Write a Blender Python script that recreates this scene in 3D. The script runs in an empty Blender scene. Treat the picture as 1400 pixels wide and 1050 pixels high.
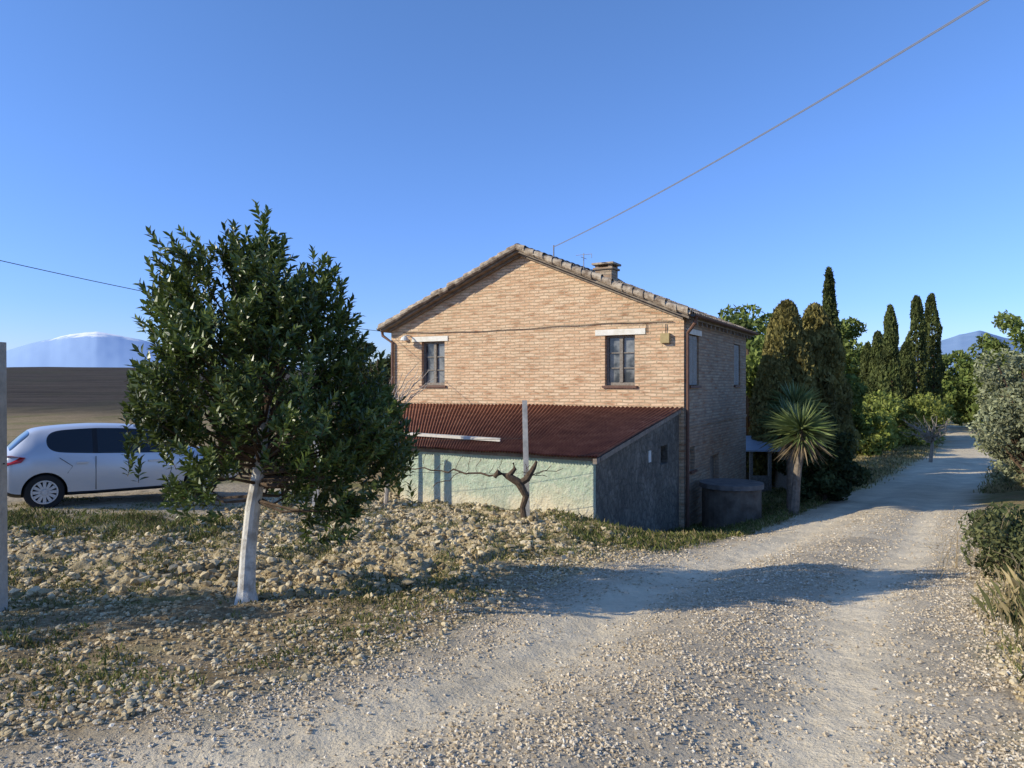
import bpy, math, random
import numpy as np
from mathutils import Vector
rng=np.random.default_rng(7); random.seed(7)
scene=bpy.context.scene
# ------------------------------------------------------------ helpers
def sm(a,b,x):
    t=np.clip((np.asarray(x,float)-a)/(b-a),0,1); return t*t*(3-2*t)
_tab=rng.random((256,256))
def vnoise(x,y):
    x=np.asarray(x,float);y=np.asarray(y,float)
    xi=np.floor(x).astype(int);yi=np.floor(y).astype(int);fx=x-xi;fy=y-yi
    fx=fx*fx*(3-2*fx);fy=fy*fy*(3-2*fy)
    g=lambda a,b:_tab[a%256,b%256]
    return (g(xi,yi)*(1-fx)+g(xi+1,yi)*fx)*(1-fy)+(g(xi,yi+1)*(1-fx)+g(xi+1,yi+1)*fx)*fy
def fbm(x,y,o=4):
    s=0;a=.5;t=0
    for i in range(o):
        s=s+a*vnoise(x*2**i+i*17.3,y*2**i+i*9.1);t+=a;a*=.55
    return s/t
class MB:
    def __init__(s): s.v=[];s.f=[];s.m=[];s.n=0
    def add(s,v,f,m=0):
        v=np.asarray(v,float).reshape(-1,3)
        if isinstance(f,np.ndarray):
            s.f.append(f+s.n);s.m.append(np.full(len(f),m))
        else:
            for q in f:
                s.f.append(np.array([q])+s.n);s.m.append(np.array([m]))
        s.v.append(v);s.n+=len(v)
    def quads(s,q,m=0):
        q=np.asarray(q,float);N=len(q);k=q.shape[1]
        s.add(q.reshape(-1,3),np.arange(N*k).reshape(N,k),m)
    def obj(s,name,mats,parent=None,smooth=False):
        me=bpy.data.meshes.new(name)
        v=np.concatenate(s.v);nl=sum(a.size for a in s.f);nf=sum(len(a) for a in s.f)
        me.vertices.add(len(v));me.vertices.foreach_set('co',v.ravel())
        me.loops.add(nl);me.polygons.add(nf)
        me.loops.foreach_set('vertex_index',np.concatenate([a.ravel() for a in s.f]).astype(np.int32))
        tot=np.concatenate([np.full(len(a),a.shape[1]) for a in s.f])
        st=np.concatenate([[0],np.cumsum(tot)[:-1]])
        me.polygons.foreach_set('loop_start',st.astype(np.int32))
        try: me.polygons.foreach_set('loop_total',tot.astype(np.int32))
        except Exception: pass
        for m in mats: me.materials.append(m)
        me.polygons.foreach_set('material_index',np.concatenate(s.m).astype(np.int32))
        me.polygons.foreach_set('use_smooth',np.full(nf,smooth))
        me.update(calc_edges=True);me.validate()
        o=bpy.data.objects.new(name,me);scene.collection.objects.link(o)
        if parent: o.parent=parent
        return o
def empty(name):
    o=bpy.data.objects.new(name,None);scene.collection.objects.link(o);return o
def tube(mb,pts,rad,seg=8,m=0,cap=True):
    pts=np.asarray(pts,float);n=len(pts)
    rad=np.full(n,rad) if np.isscalar(rad) else np.asarray(rad,float)
    T=np.gradient(pts,axis=0);T/=np.linalg.norm(T,axis=1)[:,None]+1e-9
    ref=np.array([0,0,1.]) if abs(T[0][2])<.9 else np.array([1.,0,0])
    V=[]
    for i in range(n):
        a=np.cross(T[i],ref);a/=np.linalg.norm(a)+1e-9;b=np.cross(T[i],a)
        ang=np.arange(seg)*2*math.pi/seg
        V.append(pts[i]+rad[i]*(np.cos(ang)[:,None]*a+np.sin(ang)[:,None]*b))
    V=np.concatenate(V);F=[]
    for i in range(n-1):
        for j in range(seg):
            k=(j+1)%seg;F.append([i*seg+j,i*seg+k,(i+1)*seg+k,(i+1)*seg+j])
    mb.add(V,np.array(F),m)
    if cap:
        mb.add(V[:seg],[list(range(seg))],m);mb.add(V[-seg:],[list(range(seg))],m)
def hexa(mb,c,m=0):
    mb.add(c,np.array([[0,3,2,1],[4,5,6,7],[0,1,5,4],[1,2,6,5],[2,3,7,6],[3,0,4,7]]),m)
# ------------------------------------------------------------ node helpers
def newmat(name):
    m=bpy.data.materials.new(name);m.use_nodes=True
    nt=m.node_tree;b=nt.nodes['Principled BSDF'];return m,nt,b
def nd(nt,t,**k):
    n=nt.nodes.new(t)
    for a,b in k.items(): setattr(n,a,b)
    return n
def noise(nt,scale,detail=5,rough=.6,vec=None):
    n=nd(nt,'ShaderNodeTexNoise');n.inputs['Scale'].default_value=scale;n.inputs['Detail'].default_value=detail;n.inputs['Roughness'].default_value=rough
    if vec: nt.links.new(vec,n.inputs['Vector'])
    return n
def ramp(nt,inp,stops):
    r=nd(nt,'ShaderNodeValToRGB');e=r.color_ramp.elements
    while len(e)<len(stops): e.new(.5)
    for i,(p,c) in enumerate(stops):
        e[i].position=p;e[i].color=(c[0],c[1],c[2],1) if not np.isscalar(c) else (c,c,c,1)
    nt.links.new(inp,r.inputs[0]);return r.outputs[0]
def mix(nt,f,a,b,mode='MIX'):
    n=nd(nt,'ShaderNodeMix',data_type='RGBA',blend_type=mode)
    for i,v in ((0,f),(6,a),(7,b)):
        if hasattr(v,'links') or hasattr(v,'is_linked'): nt.links.new(v,n.inputs[i])
        elif i==0: n.inputs[0].default_value=v
        else: n.inputs[i].default_value=(v[0],v[1],v[2],1)
    return n.outputs[2]
def bump(nt,h,b,strength=.5,dist=.02,prev=None):
    n=nd(nt,'ShaderNodeBump');n.inputs['Strength'].default_value=strength;n.inputs['Distance'].default_value=dist
    nt.links.new(h,n.inputs['Height'])
    if prev: nt.links.new(prev,n.inputs['Normal'])
    nt.links.new(n.outputs[0],b.inputs['Normal']);return n.outputs[0]
def geo(nt): return nd(nt,'ShaderNodeNewGeometry')
def M(name,c1,c2=None,scale=3,rough=.8,bs=0,bscale=30,metal=0,spec=.3,lo=.35,hi=.65,dist=.01):
    m,nt,b=newmat(name)
    b.inputs['Roughness'].default_value=rough;b.inputs['Metallic'].default_value=metal
    b.inputs['Specular IOR Level'].default_value=spec
    if c2 is None: b.inputs['Base Color'].default_value=(*c1,1)
    g=geo(nt)
    if c2 is not None:
        n=noise(nt,scale,6,.65,g.outputs['Position'])
        nt.links.new(ramp(nt,n.outputs[0],[(lo,c1),(hi,c2)]),b.inputs['Base Color'])
    if bs:
        n2=noise(nt,bscale,5,.7,g.outputs['Position']);bump(nt,n2.outputs[0],b,bs,dist)
    return m
def leafmat(name,dark,light,rough=.5,scale=1.5,trans=.2,spec=.3):
    m,nt,b=newmat(name);g=geo(nt)
    r=ramp(nt,g.outputs['Random Per Island'],[(0,dark),(1,light)])
    n=noise(nt,scale,3,.6,g.outputs['Position'])
    s=ramp(nt,n.outputs[0],[(.35,.6),(.65,1.25)])
    c=mix(nt,1,r,s,'MULTIPLY')
    nt.links.new(c,b.inputs['Base Color']);b.inputs['Roughness'].default_value=rough
    b.inputs['Specular IOR Level'].default_value=spec
    if trans:
        t=nd(nt,'ShaderNodeBsdfTranslucent');nt.links.new(c,t.inputs[0])
        ms=nd(nt,'ShaderNodeMixShader');ms.inputs[0].default_value=trans
        nt.links.new(b.outputs[0],ms.inputs[1]);nt.links.new(t.outputs[0],ms.inputs[2])
        nt.links.new(ms.outputs[0],nt.nodes['Material Output'].inputs[0])
    return m
# ------------------------------------------------------------ terrain
RC=np.array([(-14,-4.6),(-6,-.7),(-1.6,1.8),(-.15,2.85),(.9,4.3),(1.85,6.2),(3.1,8.3),(5.0,11),(7.7,15.5),(11,20.8),(15.3,27),(19.4,33),(28,45),(37,60),(43,72),(50,90),(60,130),(90,200)],float)
def smoothpoly(P,n=8):
    out=[]
    for i in range(len(P)-1):
        p0=P[max(i-1,0)];p1=P[i];p2=P[i+1];p3=P[min(i+2,len(P)-1)]
        for k in range(n):
            t=k/n
            out.append(.5*((2*p1)+(-p0+p2)*t+(2*p0-5*p1+4*p2-p3)*t*t+(-p0+3*p1-3*p2+p3)*t**3))
    out.append(P[-1]);return np.array(out)
RP=smoothpoly(RC,4)
def roads(x,y):
    x=np.asarray(x,float);y=np.asarray(y,float);best=np.full(x.shape,1e9);sg=np.zeros(x.shape)
    for i in range(len(RP)-1):
        a=RP[i];d=RP[i+1]-a;L=d@d
        t=np.clip(((x-a[0])*d[0]+(y-a[1])*d[1])/L,0,1)
        dx=x-a[0]-t*d[0];dy=y-a[1]-t*d[1];q=dx*dx+dy*dy
        s=np.sign(dx*d[1]-dy*d[0]);up=q<best
        best=np.where(up,q,best);sg=np.where(up,s,sg)
    return np.sqrt(best)*sg
def prof(ys,zs,y):
    s=0
    for o,w in ((-.12,.25),(0,.5),(.12,.25)): s=s+w*np.interp(y*(1+o)+o*2,ys,zs)
    return s
PY=[-50,0,3,6.5,9,11,13,15,18,22,30,50,70,120,400,9000];PZ=[.3,.15,0,-.33,-.6,-.8,-1,-1.2,-1.5,-1.85,-2.4,-2.75,-2.9,-3.5,-8,-30]
FY=[-50,0,3,6.5,10,13,20,30,44,60,80,100,130,200,500,9000];FZ=[.3,.15,0,-.33,-.58,-.83,-.95,-1,-.8,.2,1.9,3.3,4.3,5,-6,-30]
def tilled(x,y,s=None):
    if s is None: s=roads(x,y)
    e=.5*(fbm(x*.9+40,y*.9,3)-.5)
    m=sm(6.3,7.2,y+e)*sm(-2.3,-3.0,s+e)*(1-sm(17,18,y))*sm(-9.5,-8.5,x)*(1-sm(1.5,2.1,x))
    m=m*(1-sm(10.5,11.1,y+e)*(1-sm(-5.6,-4.8,x)))
    return m
def gz(x,y,fine=True):
    x=np.asarray(x,float);y=np.asarray(y,float)
    P=prof(PY,PZ,y);F=prof(FY,FZ,y)
    w=1-sm(.8,2.6,x);w=np.where(y>30,1-sm(-4,10,x),w)
    z=P*(1-w)+F*w
    a=np.array([3.0,15.0]);d=np.array([4.6,8.5]);t=np.clip(((x-a[0])*d[0]+(y-a[1])*d[1])/(d@d),0,1)
    ds=np.hypot(x-a[0]-t*d[0],y-a[1]-t*d[1])
    z=z-.5*np.exp(-(ds/1.7)**2)
    z=z+.22*sm(-4,-8,x)*sm(9,12,y)*(1-sm(30,45,y))
    z=z+(1.3*(fbm(x*.03+7,y*.03,4)-.5))*sm(60,100,y)
    if fine:
        s=roads(x,y);near=1-sm(40,80,np.hypot(x,y))
        rd=1-sm(1.5,2.4,np.abs(s))
        z=z+rd*near*(-.05-.035*(np.exp(-((s-.8)/.3)**2)+np.exp(-((s+.9)/.3)**2))+.04*np.exp(-(s/.4)**2))
        z=z+near*(.025*(fbm(x*1.3,y*1.3,4)-.5)*2+.014*(fbm(x*9,y*9,3)-.5)*2)
        z=z+near*tilled(x,y,s)*(.26*(fbm(x*2.6+5,y*2.6,5)-.42)+.15*np.abs(fbm(x*6,y*6,4)-.5)*2-.02)
        z=z+near*sm(2,3.2,s)*(.08+.22*(fbm(x*1.7,y*1.7,4)-.5))
        z=z+near*sm(-2,-3,s)*(1-sm(6,8,y))*(.09*(fbm(x*4,y*4,4)-.5))
    return z
def axis(lo,dlo,dhi,hi,step,g=1.12):
    a=list(np.arange(dlo,dhi,step));s=step;v=a[-1]
    while v<hi: s*=g;v+=s;a.append(v)
    s=step;v=dlo;b=[]
    while v>lo: s*=g;v-=s;b.append(v)
    return np.array(b[::-1]+a)
X=axis(-6000,-9.5,8.5,6000,.04,1.08);Y=axis(-300,2.4,16,7000,.04,1.05)
GX,GY=np.meshgrid(X,Y);gx=GX.ravel();gy=GY.ravel()
S=roads(gx,gy);Z=gz(gx,gy)
nx,ny=len(X),len(Y)
idx=np.arange(nx*ny).reshape(ny,nx)
F=np.stack([idx[:-1,:-1],idx[:-1,1:],idx[1:,1:],idx[1:,:-1]],-1).reshape(-1,4)
mb=MB();mb.add(np.stack([gx,gy,Z],1),F,0)
m,nt,b=newmat('ground_mat')
at=nd(nt,'ShaderNodeVertexColor');at.layer_name='mask';sp=nd(nt,'ShaderNodeSeparateColor');nt.links.new(at.outputs[0],sp.inputs[0])
at2=nd(nt,'ShaderNodeVertexColor');at2.layer_name='mask2';sp2=nd(nt,'ShaderNodeSeparateColor');nt.links.new(at2.outputs[0],sp2.inputs[0])
g=geo(nt);P=g.outputs['Position']
nA=noise(nt,1.2,6,.65,P);nB=noise(nt,14,6,.7,P);nC=noise(nt,60,4,.7,P)
vor=nd(nt,'ShaderNodeTexVoronoi');vor.inputs['Scale'].default_value=45;nt.links.new(P,vor.inputs['Vector'])
soil=ramp(nt,nB.outputs[0],[(.3,(.17,.115,.055)),(.55,(.36,.265,.145)),(.75,(.54,.43,.26))])
till=ramp(nt,nB.outputs[0],[(.3,(.26,.195,.095)),(.55,(.54,.43,.25)),(.75,(.66,.55,.35))])
gr=ramp(nt,nB.outputs[0],[(.3,(.09,.095,.025)),(.6,(.22,.21,.065)),(.8,(.40,.33,.15))])
stone=mix(nt,.35,ramp(nt,nC.outputs[0],[(.3,(.34,.27,.175)),(.7,(.64,.53,.37))]),ramp(nt,vor.outputs['Color'],[(.2,(.36,.29,.20)),(.8,(.66,.56,.41))]))
trk=ramp(nt,nB.outputs[0],[(.3,(.68,.56,.375)),(.7,(.82,.69,.485))])
sv=nd(nt,'ShaderNodeVectorMath',operation='MULTIPLY');sv.inputs[1].default_value=(.12,1.1,1);nt.links.new(P,sv.inputs[0])
nF=noise(nt,.6,5,.7,sv.outputs[0]);nG=noise(nt,.06,4,.6,P)
hl=ramp(nt,nF.outputs[0],[(.3,(.035,.028,.020)),(.6,(.075,.06,.045)),(.8,(.11,.092,.068))])
hl=mix(nt,ramp(nt,nG.outputs[0],[(.5,0),(.7,.6)]),hl,(.06,.062,.032))
c=mix(nt,sp2.outputs[0],soil,gr)
c=mix(nt,sp.outputs[2],c,till)
c=mix(nt,sp2.outputs[2],c,ramp(nt,nA.outputs[0],[(.3,(.42,.34,.13)),(.7,(.58,.47,.21))]))
c=mix(nt,sp2.outputs[1],c,hl)
c=mix(nt,sp.outputs[0],c,stone)
c=mix(nt,sp.outputs[1],c,trk)
patch=ramp(nt,nA.outputs[0],[(.3,.80),(.7,1.12)])
c=mix(nt,1,c,patch,'MULTIPLY')
nt.links.new(c,b.inputs['Base Color']);b.inputs['Roughness'].default_value=.95;b.inputs['Specular IOR Level'].default_value=.08
p1=bump(nt,nB.outputs[0],b,.7,.06);p2=bump(nt,nC.outputs[0],b,.5,.015,p1);bump(nt,vor.outputs['Distance'],b,.3,.012,p2)
ground=mb.obj('ground',[m],smooth=True)
def setcol(name,arr):
    ca=ground.data.color_attributes.new(name,'FLOAT_COLOR','POINT');a=np.ones((len(arr),4));a[:,:3]=arr;ca.data.foreach_set('color',a.ravel())
en=.9*(fbm(gx*.8,gy*.8,4)-.5)+.6*(fbm(gx*4,gy*4,3)-.5)
aS=np.abs(S)
roadm=1-sm(1.5,2.2,aS+en)
roadm=np.maximum(roadm,.35*sm(.45,.6,fbm(gx*5,gy*5,4))*(1-sm(2.0,4.0,aS))*(1-sm(6,9,gy)))
tr=(np.exp(-((S-.9+.12*en)/.40)**2)+np.exp(-((S+1.0+.12*en)/.48)**2))*sm(.15,.42,fbm(gx*.9+3,gy*.9,4)+.12)
tr=np.clip(tr*1.15,0,1);tr=np.where(gy>12,np.maximum(tr,.6*roadm),tr)*(roadm>.02)
T=tilled(gx,gy,S)
grass=sm(.50,.66,fbm(gx*.9+11,gy*.9+3,5))*.7
grass=np.where((S>2.2)&(gy<40),np.maximum(grass,.6*sm(.4,.6,fbm(gx*1.4,gy*1.4,4))),grass)
grass=np.where((gx<-4.5)&(gy>10.3)&(gy<12.2),.8,grass)
grass=np.where((gx>1.2)&(gy>11)&(S<-2)&(gy<30),.8,grass)
grass=np.where(T>.3,sm(.48,.62,fbm(gx*1.5+11,gy*1.5+3,5))*.8,grass)
hill=sm(44,56,gy+6*en)*(1-sm(5,12,gx))
dry=np.maximum(sm(22,28,gy)*(gx>0)*.85,0)*(1-hill)
yard=(1-sm(2.3,4.2,np.hypot((gx+8.8)*.5,(gy-14.3))+en))
roadm=np.maximum(roadm,yard*.8);T2=T*(1-grass*.6)
setcol('mask',np.stack([roadm,tr,T2],1));setcol('mask2',np.stack([grass,hill,dry],1))
# ------------------------------------------------------------ scatter
ph=(1+5**.5)/2
ICO_V=np.array([(-1,ph,0),(1,ph,0),(-1,-ph,0),(1,-ph,0),(0,-1,ph),(0,1,ph),(0,-1,-ph),(0,1,-ph),(ph,0,-1),(ph,0,1),(-ph,0,-1),(-ph,0,1)])/1.9
ICO_F=np.array([(0,11,5),(0,5,1),(0,1,7),(0,7,10),(0,10,11),(1,5,9),(5,11,4),(11,10,2),(10,7,6),(7,1,8),(3,9,4),(3,4,2),(3,2,6),(3,6,8),(3,8,9),(4,9,5),(2,4,11),(6,2,10),(8,6,7),(9,8,1)])
OCT_V=np.array([(1,0,0),(-1,0,0),(0,1,0),(0,-1,0),(0,0,1),(0,0,-1)],float)
OCT_F=np.array([(0,2,4),(2,1,4),(1,3,4),(3,0,4),(2,0,5),(1,2,5),(3,1,5),(0,3,5)])
def scatter(name,x,y,size,mats,tv=OCT_V,tf=OCT_F,flat=.6,jit=.35,sink=.2):
    N=len(x);z=gz(x,y)
    V=tv[None]*(1+jit*(rng.random((N,len(tv),1))*2-1))
    sc=np.stack([.7+.6*rng.random(N),.7+.6*rng.random(N),flat*(.7+.6*rng.random(N))],1)*size[:,None]
    a=rng.random(N)*6.283;t=rng.normal(0,.3,N)
    V=V*sc[:,None,:]
    ca,sa=np.cos(a)[:,None],np.sin(a)[:,None]
    x1=V[...,0]*ca-V[...,1]*sa;y1=V[...,0]*sa+V[...,1]*ca;z1=V[...,2]
    ct,st=np.cos(t)[:,None],np.sin(t)[:,None]
    y2=y1*ct-z1*st;z2=y1*st+z1*ct
    V=np.stack([x1+x[:,None],y2+y[:,None],z2+(z+size*flat*(1-2*sink)*.8)[:,None]],-1)
    Fc=(tf[None]+(np.arange(N)*len(tv))[:,None,None]).reshape(-1,3)
    mb=MB();mb.add(V.reshape(-1,3),Fc,0);return mb.obj(name,mats)
def sample(n,fn,x0,x1,y0,y1,pw=1.0,k_=3):
    t=rng.random(n*k_)**pw;yy=y0+(y1-y0)*t
    xx=x0+(x1-x0)*rng.random(n*k_);p=fn(xx,yy);k=rng.random(n*k_)<p
    return xx[k][:n],yy[k][:n]
def rockmat(name,stops,bs=120):
    m,nt,b=newmat(name);g=geo(nt);nt.links.new(ramp(nt,g.outputs['Random Per Island'],stops),b.inputs['Base Color'])
    b.inputs['Roughness'].default_value=.9;b.inputs['Specular IOR Level'].default_value=.1
    n=noise(nt,bs,3,.6,g.outputs['Position']);bump(nt,n.outputs[0],b,.5,.01);return m
gm=rockmat('gravel_mat',[(0,(.36,.275,.17)),(.4,(.54,.435,.29)),(.85,(.66,.55,.39)),(1,(.76,.69,.55))])
cm=rockmat('clod_mat',[(0,(.26,.19,.095)),(.5,(.48,.375,.215)),(1,(.64,.53,.34))],60)
def infr(x,y,mg=.05): return (np.abs(x)<(.7+mg)*y+.3)
def gd(x,y):
    s=roads(x,y);a=np.abs(s)-.1;n=fbm(x*.9+3,y*.9,4);n2=fbm(x*3,y*3,3)
    t=np.exp(-((s-.9)/.36)**2)+np.exp(-((s+1.0)/.44)**2)
    d=(1-sm(1.4,2.7,a+.9*(n-.5)))*(1-.95*np.clip(t,0,1)*sm(.2,.4,n+.1))
    return infr(x,y)*d*(.3+.9*sm(.35,.6,n2))
x,y=sample(44000,gd,-5,6.5,2.6,9,1.5,4);scatter('gravel',x,y,.005+.011*rng.random(len(x))**2.4,[gm])
x,y=sample(14000,gd,-1,14,7.5,18,1.3);scatter('gravel',x,y,.008+.015*rng.random(len(x))**2,[gm])
def vd(x,y):
    s=roads(x,y);return infr(x,y)*(np.abs(s)>1.8)*(.3+.7*sm(.42,.6,fbm(x*2+9,y*2,3)))*(1-tilled(x,y,s))
x,y=sample(36000,vd,-6,9,2.8,11,1.4,4);scatter('soil_clods',x,y,.005+.020*rng.random(len(x))**3,[cm],ICO_V,ICO_F,.7)
def td(x,y): return infr(x,y)*tilled(x,y)*(.12+.88*sm(.42,.55,fbm(x*4,y*4,3)))
x,y=sample(38000,td,-9,2,6.4,16,1.2,5);scatter('soil_clods',x,y,.009+.042*rng.random(len(x))**3.6,[cm],ICO_V,ICO_F,.75,.45,.35)
gmat=leafmat('grass_mat',(.09,.11,.025),(.27,.28,.08),.7,2,.25)
dmat=leafmat('dry_grass_mat',(.30,.23,.10),(.56,.45,.24),.8,2,.25)
def tufts(name,x,y,nb,h,mats,spread=.05,wd=.006,pdry=.2):
    N=len(x);z=gz(x,y);bx=np.repeat(x,nb)+rng.normal(0,spread,N*nb);by=np.repeat(y,nb)+rng.normal(0,spread,N*nb);bz=np.repeat(z,nb)-.01
    H=np.repeat(h,nb)*(.4+.8*rng.random(N*nb));a=rng.random(N*nb)*6.283;ln=H*(.2+.7*rng.random(N*nb))
    B=np.stack([bx,by,bz],1);dr=np.stack([np.cos(a),np.sin(a),0*a],1);sd=np.stack([-np.sin(a),np.cos(a),0*a],1)*(wd*(.6+.8*rng.random(N*nb)))[:,None]
    mid=B+dr*(ln*.35)[:,None]+np.array([0,0,1])*(H*.65)[:,None];tip=B+dr*ln[:,None]+np.array([0,0,1])*H[:,None]
    mb=MB();V=np.stack([B-sd,B+sd,mid+sd*.8,tip,mid-sd*.8],1)
    k=rng.random(N*nb)<pdry
    mb.quads(V[~k],0);mb.quads(V[k],1);return mb.obj(name,mats)
def gd1(x,y):
    s=roads(x,y);n=fbm(x*1.5+11,y*1.5+3,5)
    return infr(x,y)*(s<-2.1)*(sm(.48,.60,n)*.9+.05)*(1-.55*(1-tilled(x,y,s)))
x,y=sample(12500,gd1,-9,3.0,3.6,14.5,1.2,5);tufts('grass',x,y,8,.02+.028*rng.random(len(x)),[gmat,dmat],.05,.006,.35)
def gd2(x,y):
    s=roads(x,y);return infr(x,y)*(s>1.9)*(.10+sm(.44,.58,fbm(x*1.6,y*1.6,4)))
x,y=sample(9000,gd2,1,12,2.8,16,1.1,4);tufts('grass',x,y,10,.025+.05*rng.random(len(x))**2,[gmat,dmat],.06,.0035,.5)
def gd3(x,y):
    s=roads(x,y);return infr(x,y)*(s<-1.9)*(s>-5)*(x>.8)
x,y=sample(8000,gd3,.8,14,10,26,1.2);tufts('grass',x,y,10,.04+.08*rng.random(len(x))**2,[gmat,dmat],.08,.008,.25)
x,y=sample(2200,lambda x,y:infr(x,y)*(.1+sm(.45,.6,fbm(x,y,3))),-9.4,-4.4,10.2,12.1,1);tufts('grass',x,y,12,.04+.07*rng.random(len(x)),[gmat,dmat],.07,.006,.25)
x,y=sample(9000,lambda x,y:infr(x,y)*(np.abs(roads(x,y))>2.0)*1.0,12,40,24,62,1.3);tufts('grass',x,y,8,.10+.10*rng.random(len(x)),[gmat,dmat],.2,.018,.8)
# ------------------------------------------------------------ house
A=np.array([-.874,.486]);Bv=np.array([.486,.874]);R0=np.array([4.23,18.0]);W=9.07;LN=7.4
def H(p,q,z):
    v=R0+A*p+Bv*q;return (v[0],v[1],z)
def hbox(mb,p0,p1,q0,q1,z0,z1,m=0):
    hexa(mb,[H(p0,q0,z0),H(p0,q1,z0),H(p1,q1,z0),H(p1,q0,z0),H(p0,q0,z1),H(p0,q1,z1),H(p1,q1,z1),H(p1,q0,z1)],m)
def brick(name,c1,c2,mort,dark=1.0,cream=(.76,.60,.40),cr=.5,stain=(.34,.20,.115)):
    m,nt,b=newmat(name);g=geo(nt)
    d=nd(nt,'ShaderNodeVectorMath',operation='DOT_PRODUCT');d.inputs[1].default_value=(A[0]+Bv[0],A[1]+Bv[1],0);nt.links.new(g.outputs['Position'],d.inputs[0])
    s=nd(nt,'ShaderNodeSeparateXYZ');nt.links.new(g.outputs['Position'],s.inputs[0])
    cb=nd(nt,'ShaderNodeCombineXYZ');nt.links.new(d.outputs['Value'],cb.inputs[0]);nt.links.new(s.outputs[2],cb.inputs[1])
    wob=noise(nt,4,3,.5,g.outputs['Position']);vm=nd(nt,'ShaderNodeVectorMath',operation='MULTIPLY_ADD')
    nt.links.new(wob.outputs['Color'],vm.inputs[0]);vm.inputs[1].default_value=(.04,.05,0);nt.links.new(cb.outputs[0],vm.inputs[2])
    t=nd(nt,'ShaderNodeTexBrick');t.inputs['Scale'].default_value=1;t.inputs['Brick Width'].default_value=.30;t.inputs['Row Height'].default_value=.082
    t.inputs['Mortar Size'].default_value=.012;t.inputs['Mortar Smooth'].default_value=.3;t.inputs['Bias'].default_value=-.05
    t.inputs['Color1'].default_value=(*c1,1);t.inputs['Color2'].default_value=(*c2,1);t.inputs['Mortar'].default_value=(*mort,1)
    nt.links.new(vm.outputs[0],t.inputs['Vector'])
    sv=nd(nt,'ShaderNodeVectorMath',operation='MULTIPLY');sv.inputs[1].default_value=(2.2,12.2,1);nt.links.new(cb.outputs[0],sv.inputs[0])
    n1=noise(nt,.8,7,.72,g.outputs['Position']);n2=noise(nt,9,5,.7,cb.outputs[0]);n3=noise(nt,1.0,2,.5,sv.outputs[0])
    c=mix(nt,ramp(nt,n3.outputs[0],[(.50,0),(.68,cr)]),t.outputs['Color'],cream)
    c=mix(nt,ramp(nt,n3.outputs[0],[(.32,.85),(.46,0)]),c,(.36,.17,.085))
    c=mix(nt,t.outputs['Fac'],c,mort)
    c=mix(nt,ramp(nt,n2.outputs[0],[(.5,0),(.75,.35)]),c,(.64,.52,.36))
    c=mix(nt,ramp(nt,n1.outputs[0],[(.50,0),(.70,.5)]),c,stain)
    c=mix(nt,1,c,ramp(nt,n1.outputs[0],[(.28,.80*dark),(.62,1.1*dark)]),'MULTIPLY')
    nt.links.new(c,b.inputs['Base Color']);b.inputs['Roughness'].default_value=.92;b.inputs['Specular IOR Level'].default_value=.1
    p=bump(nt,t.outputs['Fac'],b,1,-.025);bump(nt,n2.outputs[0],b,.55,.03,p);return m
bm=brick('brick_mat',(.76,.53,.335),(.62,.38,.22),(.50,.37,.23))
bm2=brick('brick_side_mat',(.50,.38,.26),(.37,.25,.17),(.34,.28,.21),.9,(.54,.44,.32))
stonem=M('lintel_mat',(.66,.61,.50),(.80,.76,.67),6,.8,.3,40)
wood=M('window_wood',(.14,.115,.09),(.27,.235,.19),20,.6,.2,80)
m,nt,b=newmat('window_glass');g=geo(nt);n=noise(nt,2.5,3,.6,g.outputs['Position']);nt.links.new(ramp(nt,n.outputs[0],[(.4,(.03,.035,.04)),(.6,(.2,.205,.2))]),b.inputs['Base Color']);b.inputs['Roughness'].default_value=.12;b.inputs['Specular IOR Level'].default_value=.6;glassm=m
curt=M('shutter_mat',(.27,.26,.23),(.40,.38,.34),12,.9)
tilem=M('roof_tile_mat',(.17,.12,.08),(.50,.41,.30),6,.9,.6,25,lo=.36,hi=.62)
rustm=M('gutter_mat',(.12,.06,.04),(.17,.09,.06),8,.6)
darkm=M('dark_interior',(.012,.011,.01))
house=empty('brick_house')
def wallgrid(mb,fn,u0,u1,z0,z1,holes,m=0):
    us=sorted({u0,u1,*[h[0] for h in holes],*[h[1] for h in holes]});zs=sorted({z0,z1,*[h[2] for h in holes],*[h[3] for h in holes]})
    for i in range(len(us)-1):
        for j in range(len(zs)-1):
            cu=(us[i]+us[i+1])/2;cz=(zs[j]+zs[j+1])/2
            if any(h[0]<cu<h[1] and h[2]<cz<h[3] for h in holes): continue
            mb.add([fn(us[i],0,zs[j]),fn(us[i+1],0,zs[j]),fn(us[i+1],0,zs[j+1]),fn(us[i],0,zs[j+1])],[[0,1,2,3]],m)
    for h in holes:
        a,b_,c_,d_=h;D=.22
        for q in ([(a,0,c_),(a,D,c_),(a,D,d_),(a,0,d_)],[(b_,0,c_),(b_,D,c_),(b_,D,d_),(b_,0,d_)],[(a,0,c_),(b_,0,c_),(b_,D,c_),(a,D,c_)],[(a,0,d_),(b_,0,d_),(b_,D,d_),(a,D,d_)]):
            mb.add([fn(*k) for k in q],[[0,1,2,3]],m)
EZ=3.25
fF=lambda u,d,z:H(u,d,z)
fS=lambda u,d,z:H(d,u,z)
fH=[(1.26,2.08,1.56,2.86),(7.1,7.93,1.56,2.86)]
sH=[(.5,1.4,1.56,2.86),(5.6,6.5,1.56,2.86),(.55,1.0,-.6,0.0),(2.6,3.6,-2.6,-.4)]
mb=MB();wallgrid(mb,fF,0,W,-2.8,EZ,fH)
rz=3.36+(W/2+.2)*.427-.16
mb.add([H(0,0,EZ),H(W,0,EZ),H(W/2,0,rz)],[[0,1,2]])
mb.add([H(0,LN,-2.8),H(W,LN,-2.8),H(W,LN,EZ),H(W/2,LN,rz),H(0,LN,EZ)],[[0,1,2,3,4]])
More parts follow.
